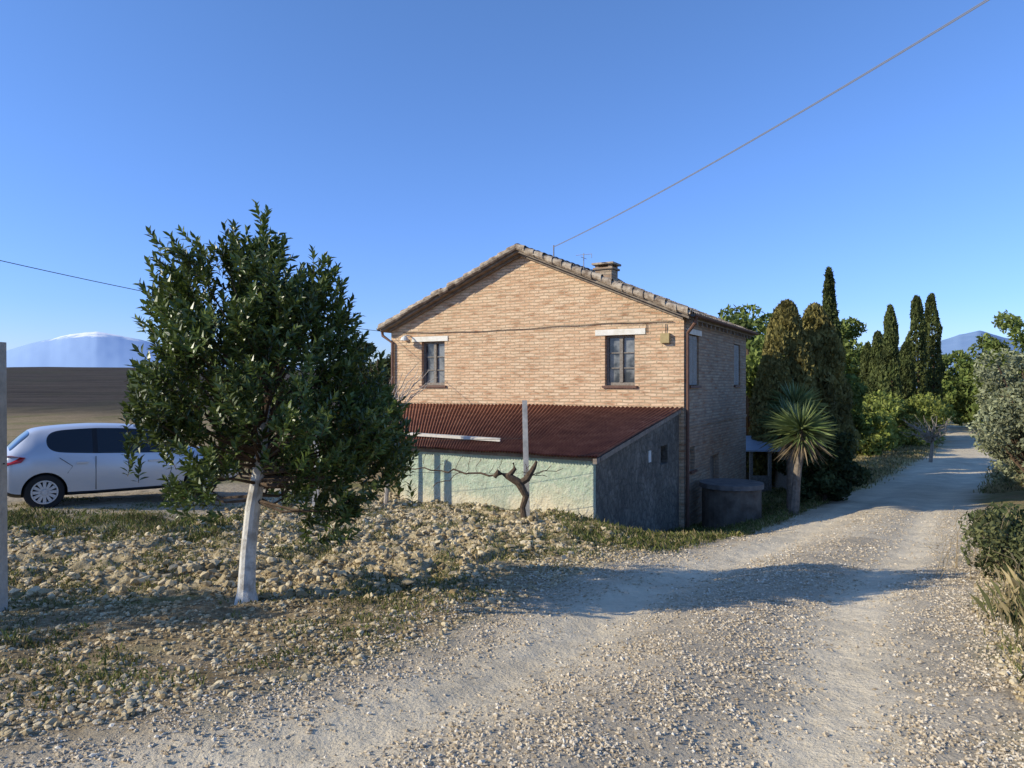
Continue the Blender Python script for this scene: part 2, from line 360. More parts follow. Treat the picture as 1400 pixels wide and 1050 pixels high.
mb.add([H(W,0,-2.8),H(W,LN,-2.8),H(W,LN,EZ),H(W,0,EZ)],[[0,1,2,3]])
mb.obj('walls',[bm],house)
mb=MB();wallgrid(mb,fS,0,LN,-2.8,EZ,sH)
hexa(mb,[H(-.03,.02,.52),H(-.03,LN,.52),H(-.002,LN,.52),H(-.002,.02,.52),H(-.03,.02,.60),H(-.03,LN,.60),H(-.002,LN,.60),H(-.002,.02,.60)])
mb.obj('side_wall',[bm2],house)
def window(fn,h,name,shut=False):
    a,b_,c_,d_=h;mb=MB()
    def bx(u0,u1,d0,d1,z0,z1,m):
        hexa(mb,[fn(u0,d0,z0),fn(u0,d1,z0),fn(u1,d1,z0),fn(u1,d0,z0),fn(u0,d0,z1),fn(u0,d1,z1),fn(u1,d1,z1),fn(u1,d0,z1)],m)
    D=.12;t=.06
    bx(a+.005,a+t,D,D+.06,c_+.005,d_-.005,0);bx(b_-t,b_-.005,D,D+.06,c_+.005,d_-.005,0)
    bx(a+t,b_-t,D,D+.06,d_-t,d_-.005,0);bx(a+t,b_-t,D,D+.06,c_+.005,c_+t+.02,0)
    mid=(a+b_)/2;bx(mid-.045,mid+.045,D-.012,D+.05,c_+t+.02,d_-t,0)
    for s0,s1 in ((a+t,mid-.045),(mid+.045,b_-t)):
        hgt=(d_-c_-2*t)
        for k in (1,2):
            zz=c_+t+hgt*k/3;bx(s0,s1,D+.01,D+.045,zz-.014,zz+.014,0)
    bx(a+t,b_-t,D+.055,D+.065,c_+t,d_-t,1)
    bx(a+t,b_-t,D+.09,D+.095,c_,d_,3)
    bx(a-.06,b_+.06,-.06,.10,c_-.06,c_-.002,2)
    if shut:
        bx(a+.02,mid-.01,.05,.085,c_+.02,d_-.02,4);bx(mid+.01,b_-.02,.05,.085,c_+.02,d_-.02,4)
        for k in range(18):
            zz=c_+.08+k*(d_-c_-.14)/18;bx(a+.05,mid-.04,.035,.05,zz,zz+.03,4);bx(mid+.04,b_-.05,.035,.05,zz,zz+.03,4)
    mb.obj(name,[wood,glassm,rustm,darkm,curt],house)
window(fF,fH[0],'window_1');window(fF,fH[1],'window_2')
window(fS,sH[0],'window_3',True);window(fS,sH[1],'window_4',True);window(fS,sH[2],'window_5')
mb=MB()
for (p0,p1) in ((.98,2.34),(6.98,8.28)): hbox(mb,p0,p1,-.025,.1,2.862,3.01)
hexa(mb,[H(-.03,.3,2.862),H(-.03,1.6,2.862),H(.1,1.6,2.862),H(.1,.3,2.862),H(-.03,.3,3.0),H(-.03,1.6,3.0),H(.1,1.6,3.0),H(.1,.3,3.0)])
mb.obj('lintels',[stonem],house)
mb=MB();hexa(mb,[H(.15,2.6,-2.6),H(.15,3.6,-2.6),H(.2,3.6,-2.6),H(.2,2.6,-2.6),H(.15,2.6,-.4),H(.15,3.6,-.4),H(.2,3.6,-.4),H(.2,2.6,-.4)]);mb.obj('side_door',[wood],house)
ov=.2;qf=-.28;qb=LN+.28
def rt(p): return 3.36+(p+ov if p<=W/2 else W+ov-p)*.427
mb=MB()
for p0,p1 in ((-ov,W/2),(W+ov,W/2)):
    t0,t1=rt(p0)-.09,rt(W/2)-.09
    hexa(mb,[H(p0,qf,t0-.09),H(p0,qb,t0-.09),H(p1,qb,t1-.09),H(p1,qf,t1-.09),H(p0,qf,t0),H(p0,qb,t0),H(p1,qb,t1),H(p1,qf,t1)],1)
nq=int((qb-qf)/.2);
for sgn,pe in ((1,-ov-.06),(-1,W+ov+.06)):
    sl=math.hypot(W/2+ov+.06,(W/2+ov+.06)*.427);nt_=int(sl/.36)
    for iq in range(nq+1):
        q0=qf+iq*(qb-qf)/nq
        for it in range(nt_+1):
            s0=it/(nt_+.6);s1=min((it+1.15)/(nt_+.6),1)
            pp0=pe+sgn*s0*(W/2+ov+.06);pp1=pe+sgn*s1*(W/2+ov+.06)
            jq=rng.normal(0,.014);jz=rng.normal(0,.010)
            V=[]
            for pp,rr in ((pp0,.105),(pp1,.085)):
                for k in range(6):
                    a=math.pi*k/5
                    V.append(H(pp,q0+jq+rr*math.cos(a),rt(min(max(pp,-ov),W+ov))-.09-(.025 if (pp<-ov or pp>W+ov) else 0)+rr*.85*math.sin(a)+jz+(.018 if pp==pp0 else 0)))
            mb.add(V,np.array([[k,k+1,k+7,k+6] for k in range(5)]),0)
for iq in range(20):
    q0=qf+iq*(qb-qf)/20;q1=q0+(qb-qf)/20*1.12;V=[]
    for q,rr in ((q0,.13),(q1,.11)):
        for k in range(7):
            a=math.pi*k/6;V.append(H(W/2+rr*math.cos(a),q,rt(W/2)-.07+rr*math.sin(a)*.9+(.015 if q==q0 else 0)))
    mb.add(V,np.array([[k,k+1,k+8,k+7] for k in range(6)]),0)
for sgn,pe in ((1,-ov),(-1,W+ov)):
    n=17
    for i in range(n):
        s0=i/n;s1=(i+1.1)/n;pp0=pe+sgn*s0*(W/2+ov);pp1=pe+sgn*min(s1,1)*(W/2+ov);V=[];jz=rng.normal(0,.014)
        for pp,rr in ((pp0,.11),(pp1,.085)):
            for k in range(8):
                a=-.35*math.pi+1.35*math.pi*k/7;V.append(H(pp,qf-.02-rr*math.cos(a),rt(pp)-.05+jz+rr*math.sin(a)+(.02 if pp==pp0 else 0)))
        mb.add(V,np.array([[k,k+1,k+9,k+8] for k in range(7)]),0)
woodd=M('eave_mat',(.30,.25,.19),(.17,.13,.10),6,.9,.4,30)
mb.obj('roof',[tilem,woodd],house)
mb=MB()
for i in range(16):
    q=.1+i*.47;hexa(mb,[H(-ov+.02,q,3.08),H(-ov+.02,q+.08,3.08),H(0,q+.08,3.16),H(0,q,3.16),H(-ov+.02,q,3.178),H(-ov+.02,q+.08,3.178),H(0,q+.08,3.258),H(0,q,3.258)])
for p0,p1 in ((0,W/2),(W,W/2)):
    t0,t1=rt(p0)-.185,rt(p1)-.185
    hexa(mb,[H(p0,-.10,t0-.07),H(p0,-.002,t0-.07),H(p1,-.002,t1-.07),H(p1,-.10,t1-.07),H(p0,-.10,t0),H(p0,-.002,t0),H(p1,-.002,t1),H(p1,-.10,t1)])
mb.obj('eaves_trim',[woodd],house)
mb=MB()
for p in (-ov-.1,W+ov+.1):
    V=[]
    for q in (qf+.02,qb-.02):
        for k in range(7):
            a=math.pi+math.pi*k/6;V.append(H(p+.075*math.cos(a),q,3.30+.075*math.sin(a)))
    mb.add(V,np.array([[k,k+1,k+8,k+7] for k in range(6)]))
tube(mb,[H(-ov-.1,.0,3.24),H(-ov-.08,.0,3.1),H(-.07,.08,2.85),H(-.07,.08,.4),H(-.07,.08,-2.2)],.045)
tube(mb,[H(W+ov+.08,-.1,3.24),H(W+ov+.05,-.1,3.08),H(W-.10,-.07,2.85),H(W-.10,-.07,0),H(W-.10,-.07,-1.6)],.045)
mb.obj('gutters',[rustm],house)
mb=MB();z0=4.3
hbox(mb,2.6,3.1,1.8,2.3,z0,4.88);hbox(mb,2.55,3.15,1.75,2.35,4.885,4.94)
for a_,b_ in ((2.6,1.8),(3.0,1.8),(2.6,2.2),(3.0,2.2)): hbox(mb,a_,a_+.1,b_,b_+.1,4.945,5.02)
hbox(mb,2.52,3.18,1.72,2.38,5.025,5.08,1)
mb.obj('chimney',[bm2,tilem],house)
metal=M('grey_metal',(.25,.25,.25),(.35,.35,.34),10,.5,metal=.6)
mb=MB();tube(mb,[H(3.5,1.9,4.7),H(3.5,1.9,5.42)],.014)
tube(mb,[H(3.25,1.9,5.38),H(3.75,1.9,5.38)],.008)
tube(mb,[H(3.25,1.9,5.38),H(3.25,1.9,5.26)],.008);tube(mb,[H(3.5,1.7,5.28),H(3.5,2.1,5.28)],.008)
mb.obj('antenna',[metal],house)
blk=M('cable_mat',(.03,.03,.03),rough=.6)
whitep=M('white_plastic',(.7,.7,.66),(.6,.58,.5),5,.5)
mb=MB()
pts=[H(p,-.03,3.13+.03*math.sin(p*.8)+.01*math.sin(p*4)) for p in np.linspace(.25,8.6,24)]
tube(mb,pts,.009,5)
tube(mb,[H(.45,-.03,3.1),H(.45,-.03,2.75)],.01,5);tube(mb,[H(.95,-.03,3.1),H(.95,-.03,2.9)],.01,5)
mb.obj('facade_cable',[blk],house)
mb=MB();hbox(mb,.34,.56,-.12,-.003,2.62,2.86);mb.obj('wall_box',[M('yellow_box',(.42,.32,.14),(.35,.26,.12),8,.6)],house)
mb=MB();tube(mb,[H(8.35,-.02,3.05),H(8.35,-.2,3.05),H(8.35,-.28,2.98)],.02);
tube(mb,[H(8.35,-.28,3.04),H(8.35,-.28,2.98),H(8.35,-.28,2.9)],[.03,.1,.13],12);tube(mb,[H(8.5,-.02,2.95),H(8.5,-.1,2.95)],.06,10)
mb.obj('wall_lamp',[whitep],house)
# ------------------------------------------------------------ lean-to shed
FR=np.array([1.5,13.1]);FL=np.array([-2.33,15.22]);HR=R0+A*.12-Bv*.004;HL=R0+A*8.75-Bv*.004
shed=empty('lean_to_shed')
m,nt,b=newmat('mint_plaster');g=geo(nt);n=noise(nt,1.3,7,.72,g.outputs['Position']);n2=noise(nt,12,5,.7,g.outputs['Position'])
s=nd(nt,'ShaderNodeSeparateXYZ');nt.links.new(g.outputs['Position'],s.inputs[0])
mr=nd(nt,'ShaderNodeMapRange');mr.inputs[1].default_value=-1.0;mr.inputs[2].default_value=.3;nt.links.new(s.outputs[2],mr.inputs[0])
ad=nd(nt,'ShaderNodeMath',operation='ADD');nt.links.new(mr.outputs[0],ad.inputs[0]);nt.links.new(n.outputs[0],ad.inputs[1])
c=mix(nt,ramp(nt,ad.outputs[0],[(.7,0),(1.25,1)]),(.66,.57,.38),(.42,.49,.35))
c=mix(nt,ramp(nt,n2.outputs[0],[(.50,0),(.70,.6)]),c,(.66,.62,.48))
c=mix(nt,ramp(nt,n.outputs[0],[(.52,0),(.66,.6)]),c,(.32,.33,.24))
nt.links.new(c,b.inputs['Base Color']);b.inputs['Roughness'].default_value=.95;n4=noise(nt,4,5,.6,g.outputs['Position']);p=bump(nt,n2.outputs[0],b,.8,.05);bump(nt,n4.outputs[0],b,.5,.08,p)
mint=m
# rough, dirty side wall of rubble and patched plaster, colour darkened for ivy shade
m,nt,b=newmat('side_plaster');g=geo(nt);P_=g.outputs['Position'];n=noise(nt,1.2,7,.75,P_);n2=noise(nt,10,6,.75,P_)
vo=nd(nt,'ShaderNodeTexVoronoi',feature='DISTANCE_TO_EDGE');vo.inputs['Scale'].default_value=4.5;nt.links.new(P_,vo.inputs['Vector'])
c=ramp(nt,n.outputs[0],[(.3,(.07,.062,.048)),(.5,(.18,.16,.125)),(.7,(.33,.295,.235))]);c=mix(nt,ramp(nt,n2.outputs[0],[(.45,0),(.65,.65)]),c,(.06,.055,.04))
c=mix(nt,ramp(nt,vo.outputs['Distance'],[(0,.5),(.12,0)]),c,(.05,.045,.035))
nt.links.new(c,b.inputs['Base Color']);b.inputs['Roughness'].default_value=.95;p=bump(nt,vo.outputs['Distance'],b,.6,.05);bump(nt,n2.outputs[0],b,.8,.06,p);sidep=m
ez,hz=.34,1.0
mb=MB();v=lambda P,z:(P[0],P[1],z)
mb.add([v(FR,-2),v(FL,-2),v(FL,ez-.03),v(FR,ez-.03)],[[0,1,2,3]],0)
def shs(t,d,z):
    q=FR+(HR-FR)*t; nrm=np.array([-(HR-FR)[1],(HR-FR)[0]]);nrm/=np.linalg.norm(nrm);q=q+nrm*d;return (q[0],q[1],z)
wallgrid(mb,shs,0,1,-2.6,ez-.03,[(.72,.82,-.25,.18)],1)
mb.add([shs(0,0,ez-.03),shs(1,0,ez-.03),shs(1,0,hz-.03)],[[0,1,2]],1)
mb.add([v(FL,-2),v(HL,-2.6),v(HL,hz-.03),v(FL,ez-.03)],[[0,1,2,3]],1)
mb.add([shs(.70,.16,-.3),shs(.84,.16,-.3),shs(.84,.16,.2),shs(.70,.16,.2)],[[0,1,2,3]],2)
hexa(mb,[shs(.55,-.02,-.1),shs(.58,-.02,-.1),shs(.58,-.002,-.1),shs(.55,-.002,-.1),shs(.55,-.02,.15),shs(.58,-.02,.15),shs(.58,-.002,.15),shs(.55,-.002,.15)],3)
mb.obj('shed_walls',[mint,sidep,darkm,whitep],shed)
m,nt,b=newmat('rusty_sheet');g=geo(nt);n=noise(nt,2.5,6,.7,g.outputs['Position']);n2=noise(nt,18,4,.7,g.outputs['Position'])
c=ramp(nt,n.outputs[0],[(.3,(.12,.042,.026)),(.55,(.22,.088,.048)),(.75,(.32,.17,.10))]);c=mix(nt,ramp(nt,n2.outputs[0],[(.55,0),(.8,.5)]),c,(.08,.04,.025))
nt.links.new(c,b.inputs['Base Color']);b.inputs['Roughness'].default_value=.85;b.inputs['Specular IOR Level'].default_value=.12;rust=m
NS,NT=620,14;su=np.linspace(0,1,NS);tv=np.linspace(0,1,NT)
fr=FR+(FR-FL)/4.38*.12-(HR-FR)/5.6*.22;fl=FL+(FL-FR)/4.38*.1-(HL-FL)/7*.25
V=np.zeros((NT,NS,3))
hr2=HR-A*.1
for j,t in enumerate(tv):
    a=fr+(hr2-fr)*t;b2=fl+(HL-fl)*t
    V[j,:,0]=a[0]+(b2[0]-a[0])*su;V[j,:,1]=a[1]+(b2[1]-a[1])*su
    V[j,:,2]=(ez-.02)+(hz+.02-ez+.03)*t+.018*np.sin(su*2*math.pi*74)+.03*(vnoise(su*9,su*0+t*4)-.5)+(.008 if (j//5)%2 else 0)
ii=np.arange(NS*NT).reshape(NT,NS);Fq=np.stack([ii[:-1,:-1],ii[:-1,1:],ii[1:,1:],ii[1:,:-1]],-1).reshape(-1,4)
mb=MB();mb.add(V.reshape(-1,3),Fq,0);mb.add((V-np.array([0,0,.012])).reshape(-1,3),Fq,0)
mb.obj('corrugated_roof',[rust],shed)
def roofpt(s_,t,dz):
    a=fr+(hr2-fr)*t;b2=fl+(HL-fl)*t;q=a+(b2-a)*s_;return (q[0],q[1],(ez-.02)+(hz+.05-ez)*t+dz)
mb=MB()
hexa(mb,[roofpt(.48,.13,.03),roofpt(.97,.17,.03),roofpt(.97,.185,.03),roofpt(.48,.145,.03),roofpt(.48,.13,.085),roofpt(.97,.17,.085),roofpt(.97,.185,.085),roofpt(.48,.145,.085)],0)
mb.obj('roof_board',[conc0:=M('board_mat',(.45,.41,.34),(.62,.57,.48),7,.9)],shed)
mb=MB();hexa(mb,[roofpt(-.0,.03,-.12),roofpt(1,.03,-.12),roofpt(1,.045,-.12),roofpt(0,.045,-.12),roofpt(0,.03,-.04),roofpt(1,.03,-.04),roofpt(1,.045,-.04),roofpt(0,.045,-.04)],0)
hexa(mb,[roofpt(.003,.0,-.13),roofpt(.02,.0,-.13),roofpt(.02,.99,-.13),roofpt(.003,.99,-.13),roofpt(.003,.0,-.04),roofpt(.02,.0,-.04),roofpt(.02,.99,-.04),roofpt(.003,.99,-.04)],0)
mb.obj('shed_rafters',[woodd],shed)
mb=MB();cx,cy=H(-.95,.9,0)[:2]
tube(mb,[(cx,cy,-2.5),(cx,cy,-.98)],.72,28,0);tube(mb,[(cx,cy,-.975),(cx,cy,-.86)],.78,28,1)
mb.obj('concrete_well',[M('well_mat',(.10,.075,.055),(.20,.16,.12),3,.9,.5,15),M('well_lid',(.12,.11,.10),(.2,.18,.16),5,.9)])
ob=empty('tool_shed')
def bx(mb,x0,x1,y0,y1,z0,z1,m=0): hexa(mb,[(x0,y0,z0),(x1,y0,z0),(x1,y1,z0),(x0,y1,z0),(x0,y0,z1),(x1,y0,z1),(x1,y1,z1),(x0,y1,z1)],m)
mb=MB()
for xx in (8.3,8.95,9.6): bx(mb,xx,xx+.1,25.5,25.6,-2.6,-.75)
bx(mb,8.3,9.7,27.6,27.7,-2.6,-.5);bx(mb,9.6,9.7,25.61,27.59,-2.6,-.7)
bx(mb,8.4,8.95,25.52,25.58,-2.6,-1.6)
mb.obj('shed_frame',[wood],ob)
mb=MB();hexa(mb,[(8.1,25.3,-.74),(9.9,25.3,-.74),(9.9,27.9,-.42),(8.1,27.9,-.42),(8.1,25.3,-.69),(9.9,25.3,-.69),(9.9,27.9,-.37),(8.1,27.9,-.37)])
mb.obj('shed_roof',[M('sheet_blue',(.25,.30,.36),(.35,.38,.42),3,.5,metal=.3)],ob)
# ------------------------------------------------------------ posts, vine, wires
conc=M('concrete_post_mat',(.40,.37,.32),(.58,.54,.47),9,.9,.5,40)
def post(x,y,h,w=.045,lean=(0,0),name='concrete_post'):
    z=float(gz(x,y));mb=MB();c=[]
    for zz,dx,dy,ww in ((z-.2,0,0,w),(z+h,lean[0],lean[1],w*.85)):
        for a,b2 in ((-1,-1),(1,-1),(1,1),(-1,1)): c.append((x+dx+a*ww,y+dy+b2*ww,zz))
    hexa(mb,c);return mb.obj(name,[conc])
post(-4.33,6.15,2.27,.055)
post(.27,12.75,2.1,.05,(-.05,0))
post(-3.75,14.0,2.1,.06);post(-3.3,14.3,1.9,.05)
bark=M('vine_bark',(.06,.04,.025),(.14,.095,.06),18,.95,.8,50)
mb=MB();gzv=float(gz(.12,12.55))
def wig(a,b,n,amp):
    a=np.array(a,float);b=np.array(b,float);t=np.linspace(0,1,n)[:,None];p=a+(b-a)*t;p[1:-1]+=rng.normal(0,amp,(n-2,3));return p
tube(mb,[(.22,12.5,gzv-.05),(.18,12.52,gzv+.25),(.24,12.5,gzv+.45),(.12,12.5,gzv+.68),(-.08,12.5,gzv+.80),(-.24,12.48,gzv+.86),(-.30,12.5,gzv+.78)],[.06,.05,.06,.075,.06,.06,.04],9)
tube(mb,[(.12,12.5,gzv+.66),(.26,12.5,gzv+.75),(.38,12.5,gzv+.95),(.42,12.5,gzv+1.05)],[.06,.06,.04,.02],8)
tube(mb,[(-.05,12.5,gzv+.8),(.05,12.5,gzv+.92),(.02,12.5,gzv+1.02)],[.05,.035,.02],8)
tube(mb,wig((-.25,12.5,gzv+.82),(-1.9,13.2,gzv+.85),12,.03),np.linspace(.02,.01,12),6)
tube(mb,wig((-.9,12.8,gzv+.83),(-1.4,13.0,gzv+.55),6,.03),.008,5)
for k in range(8):
    a=(-.2-.2*k,12.5+.09*k,gzv+.83);tube(mb,wig(a,(a[0]+rng.normal(0,.15),a[1],a[2]+.1+.2*rng.random()),5,.02),.005,4)
for k in range(6):
    a=(.2+.04*k,12.5,gzv+.8);tube(mb,wig(a,(a[0]+rng.normal(.1,.25),12.5,a[2]+.35*rng.random()-.1),5,.03),.006,4)
mb.obj('grape_vine',[bark])
mb=MB();bxp,byp=-2.55,14.8;gb=float(gz(bxp,byp))
tr0=np.array([(bxp,byp,gb),(bxp+.05,byp,gb+.8),(bxp+.0,byp,gb+1.6),(bxp+.1,byp,gb+2.1)])
tube(mb,tr0,[.05,.04,.03,.02],7)
for k in range(26):
    b0=tr0[2]+(tr0[3]-tr0[2])*rng.random()
    e=b0+np.array([rng.normal(.3,.35),rng.normal(0,.2),.1+.75*rng.random()])
    tube(mb,wig(b0,e,6,.04),np.linspace(.014,.005,6),4)
mb.obj('bare_fig_tree',[M('pale_bark',(.28,.23,.18),(.46,.40,.33),15,.9)])
wirem=M('wire_mat',(.22,.22,.23),rough=.5)
mb=MB()
def cable(p,q,sag,r,n=40):
    p=np.array(p,float);q=np.array(q,float);t=np.linspace(0,1,n)[:,None];c=p+(q-p)*t;c[:,2]-=(4*sag*t*(1-t))[:,0];tube(mb,c,r,5)
ux,uy,uz=9.6,-2.2,7.55
e=H(4.28,1.5,5.6)
cable(e,(ux,uy,uz),.45,.008);cable(np.array(e)+[0,0,.02],(ux,uy,uz+.03),.455,.006)
tube(mb,[H(4.28,1.5,5.2),H(4.28,1.5,5.66)],.02)
mb.obj('power_cable',[wirem])
mb=MB();tube(mb,[(ux,uy,-.3),(ux,uy,7.9)],[.16,.10],12);mb.obj('utility_pole',[conc])
mb=MB();cable((-3.95,22.3,3.2),(-14.2,8.6,5.15),.35,.008);mb.obj('phone_cable',[blk])
mb=MB();tube(mb,[(-14.2,8.6,-1),(-14.2,8.6,5.3)],[.13,.09],12);mb.obj('utility_pole',[conc])
mb=MB();cable((-4.27,6.15,.93),(-9,9.5,.7),.05,.006);
for zz in (.9,1.5): cable((-3.55,14.0,-.9+zz),(.27,12.75,-.85+zz),.04,.004)
mb.obj('vine_wire',[blk])
# ------------------------------------------------------------ laurel tree
def leaf_batch(P,D,N,L,Wd,fold=.25):
    Sd=np.cross(D,N);Sd/=np.linalg.norm(Sd,axis=1)[:,None]+1e-9;U=np.cross(Sd,D)
    L=L[:,None];Wd=Wd[:,None]
    return np.stack([P,P+D*L*.28+Sd*Wd*.42+U*Wd*fold*.8,P+D*L*.62+Sd*Wd*.42+U*Wd*fold*.8,P+D*L-U*L*.06,P+D*L*.62-Sd*Wd*.42+U*Wd*fold*.8,P+D*L*.28-Sd*Wd*.42+U*Wd*fold*.8],1)
laur=leafmat('laurel_leaf',(.045,.075,.014),(.16,.205,.045),.38,2.2,.2,.5)
trunkm=M('pale_trunk',(.36,.32,.26),(.64,.60,.52),7,.9,.6,35,lo=.38,hi=.55)
def laurel(tx,ty,zs,rs,cx,spikes,ncl,name,sc=1.0,per=19):
    tz=float(gz(tx,ty));mb=MB()
    base=np.array([tx,ty,tz])
    tp=np.array([(0,0,-.1),(0,0,.03),(.0,0,.12),(.015,.0,.45),(.05,.02,.85),(.10,.03,1.15),(.15,.03,1.7),(.2,.05,2.4)])+base
    tube(mb,tp,[.13,.10,.078,.068,.066,.06,.045,.02],12,0)
    zc=rng.uniform(zs[0],zs[-1],ncl*4);rmax=np.interp(zc,zs,rs)
    keep=rng.random(ncl*4)<(rmax/max(rs))**1.4;zc=zc[keep][:ncl];rmax=rmax[keep][:ncl];nc=len(zc)
    an=rng.random(nc)*6.283;f=rng.random(nc)**.36*.98
    C0=np.stack([tx+.12+np.interp(zc,zs,cx)+f*rmax*np.cos(an),ty+f*rmax*np.sin(an),zc],1)
    outd=np.stack([f*np.cos(an),f*np.sin(an),0*an],1)
    for i in range(nc):
        q=C0[i];hz_=min(max(tz+.95+(q[2]-tz-1.0)*.5,tz+.92),tz+2.3);s0=np.array([np.interp(hz_,tp[:,2],tp[:,0]),np.interp(hz_,tp[:,2],tp[:,1]),hz_])
        md=s0*.5+q*.5+np.array([0,0,-.05])+rng.normal(0,.03,3)
        tube(mb,[s0,md,q],[.018,.011,.005],5,2,False)
    ci=np.repeat(np.arange(nc),per);n=len(ci)
    P0=C0[ci]+rng.normal(0,1,(n,3))*np.array([.088,.088,.13])
    D=outd[ci]*.8+rng.normal(0,.26,(n,3));D[:,2]+=.9-.6*(P0[:,2]<.75);D/=np.linalg.norm(D,axis=1)[:,None]
    Ls=(.12+.14*rng.random(n))
    if len(spikes):
        P1=[];D1=[];L1=[]
        for s_ in spikes:
            for k in range(12):
                ff=k/12;P1.append((s_[0]+rng.normal(0,.07*(1.1-ff)),s_[1]+rng.normal(0,.07*(1.1-ff)),s_[2]-.85*(1-ff)-.02));D1.append((rng.normal(0,.2),rng.normal(0,.2),1));L1.append(.2)
        P0=np.concatenate([P0,np.array(P1)]);D1=np.array(D1);D=np.concatenate([D,D1/np.linalg.norm(D1,axis=1)[:,None]]);Ls=np.concatenate([Ls,L1]);n=len(P0)
    NL=15
    idx=np.repeat(np.arange(n),NL);k=np.tile(np.arange(NL),n);f=(k+rng.random(n*NL)*.5)/NL
    ax=D[idx];ref=np.where(np.abs(ax[:,2:3])<.9,np.array([[0,0,1.]]),np.array([[1.,0,0]]))
    a1=np.cross(ax,ref);a1/=np.linalg.norm(a1,axis=1)[:,None];a2=np.cross(ax,a1)
    th=k*2.4+rng.normal(0,.3,n*NL)+idx;pit=np.radians(64-38*f+rng.normal(0,8,n*NL))
    rad=np.cos(th)[:,None]*a1+np.sin(th)[:,None]*a2
    LD=ax*np.cos(pit)[:,None]+rad*np.sin(pit)[:,None];LD/=np.linalg.norm(LD,axis=1)[:,None]
    PP=P0[idx]+ax*(Ls[idx]*f)[:,None]
    Lf=(.065+.03*rng.random(n*NL))*sc;Wf=Lf*.40
    mb.quads(leaf_batch(PP,LD,ax+rng.normal(0,.15,ax.shape),Lf,Wf),1)
    T=P0;E=P0+D*Ls[:,None]
    sd=np.cross(D,np.array([0,1.,0]));sd/=np.linalg.norm(sd,axis=1)[:,None]+1e-9;w=.003
    mb.quads(np.stack([T-sd*w,T+sd*w,E+sd*w*.5,E-sd*w*.5],1),2)
    return mb.obj(name,[trunkm,laur,bark])
zs=[.44,.62,.9,1.3,1.65,2.0,2.3,2.55,2.75,2.85]
rs=[.70,.98,1.10,1.04,.90,.78,.66,.48,.25,.10]
cx=[.08,.10,.12,.08,.03,-.04,-.10,-.14,-.10,.0]
spk=[(-2.86,6.4,2.82),(-2.45,6.5,2.88),(-2.20,6.5,3.10),(-2.10,6.6,2.84),(-1.72,6.4,2.66),(-1.55,6.5,2.40),(-1.36,6.4,1.95),(-2.98,6.5,2.44),(-3.1,6.4,2.0),(-1.18,6.5,1.75),(-2.66,6.3,2.65),(-3.3,6.4,1.6),(-1.0,6.5,1.35)]
laurel(-2.36,6.5,zs,rs,cx,spk,98,'offframe_shadow_tree')
laurel(-8.6,4.7,[.5,.8,1.2,1.8,2.3,2.7],[.7,1.0,1.1,.9,.6,.2],[0]*6,[],60,'offframe_shadow_tree')  # unseen tree left of frame, added to cast the foreground shadow band
# ------------------------------------------------------------ background vegetation
def rquads(P,s,up=0.0):
    n=len(P);a=rng.normal(0,1,(n,3));a[:,2]+=up;a/=np.linalg.norm(a,axis=1)[:,None];b2=rng.normal(0,1,(n,3));c_=np.cross(a,b2);c_/=np.linalg.norm(c_,axis=1)[:,None]
    s=(s*(.6+.8*rng.random(n)))[:,None]
    return np.stack([P-a*s,P+c_*s*.45,P+a*s,P-c_*s*.45],1)
def tk(x,y,h,r,mb):
    z=float(gz(x,y,False));tube(mb,[(x,y,z-.3),(x+.02*h,y,z+h*.5),(x,y,z+h)],[r,r*.7,r*.3],8,0);return z
def cypress(x,y,h,r,mat,n=5000,ls=.16,name='cypress_tree',pw=.75,base=.02,lump=.6,low=.6):
    mb=MB();z=tk(x,y,h*.8,r*.15,mb)
    t=rng.random(n)**.85;an=rng.random(n)*6.283
    pr=r*np.minimum(1,low+(1-low)*(t/.22))*np.clip(1-t,0,1)**pw
    pr=pr*(1-lump*.53+lump*vnoise(an*1.6+x,t*h*.9+y))*(.72+.28*rng.random(n)**.5)
    P=np.stack([x+pr*np.cos(an),y+pr*np.sin(an),z+h*(base+t*(1-base))],1)
    mb.quads(rquads(P,ls,1.8),1);return mb.obj(name,[bark,mat])
def broad(x,y,h,w,mat,name='broadleaf_tree',n=5000,ls=.16,nb=26,low=.25,flat=1.0):
    mb=MB();z=tk(x,y,h*.75,.03*h,mb);P=[]
    per=n//nb
    for i in range(nb):
        a=rng.random()*6.283;t=low+(1-low)*rng.random();rr=w*.5*math.sqrt(rng.random())*math.sqrt(max(0,1-((t-.5)/.62)**2))
        c_=np.array([x+rr*math.cos(a),y+rr*math.sin(a),z+h*t*.9]);br_=w*(.11+.12*rng.random())
        q=rng.normal(0,1,(per,3));q/=np.linalg.norm(q,axis=1)[:,None];q*=(br_*(.5+.55*rng.random(per)**.5))[:,None];q[:,2]*=.8*flat
        P.append(c_+q)
        tube(mb,[(x,y,z+h*.3*t),tuple(c_)],[.012*h,.004*h],5,0,False)
    mb.quads(rquads(np.concatenate(P),ls),1);return mb.obj(name,[bark,mat])
cyp=leafmat('cypress_leaf',(.040,.06,.015),(.13,.145,.04),.8,.8,.2)
cypb=leafmat('brown_conifer_leaf',(.12,.11,.03),(.30,.245,.075),.8,.8,.2)
pine=leafmat('pine_leaf',(.08,.12,.022),(.23,.27,.065),.8,.6,.25)
oliv=leafmat('olive_leaf',(.15,.165,.08),(.40,.41,.24),.7,1,.2)
brt=leafmat('shrub_leaf',(.14,.18,.03),(.36,.38,.09),.8,.7,.25)
drk=leafmat('dark_shrub_leaf',(.03,.045,.014),(.09,.11,.035),.8,1,.15)
cypress(10.6,28.2,7.0,1.3,cypb,9000,.13,'thuja_tree',.42,.02,.8)
cypress(12.2,29.5,7.1,1.4,cypb,9000,.13,'thuja_tree',.42,.02,.8)
cypress(13.2,30.8,5.8,1.2,cypb,8000,.13,'thuja_tree',.45,.02,.8)
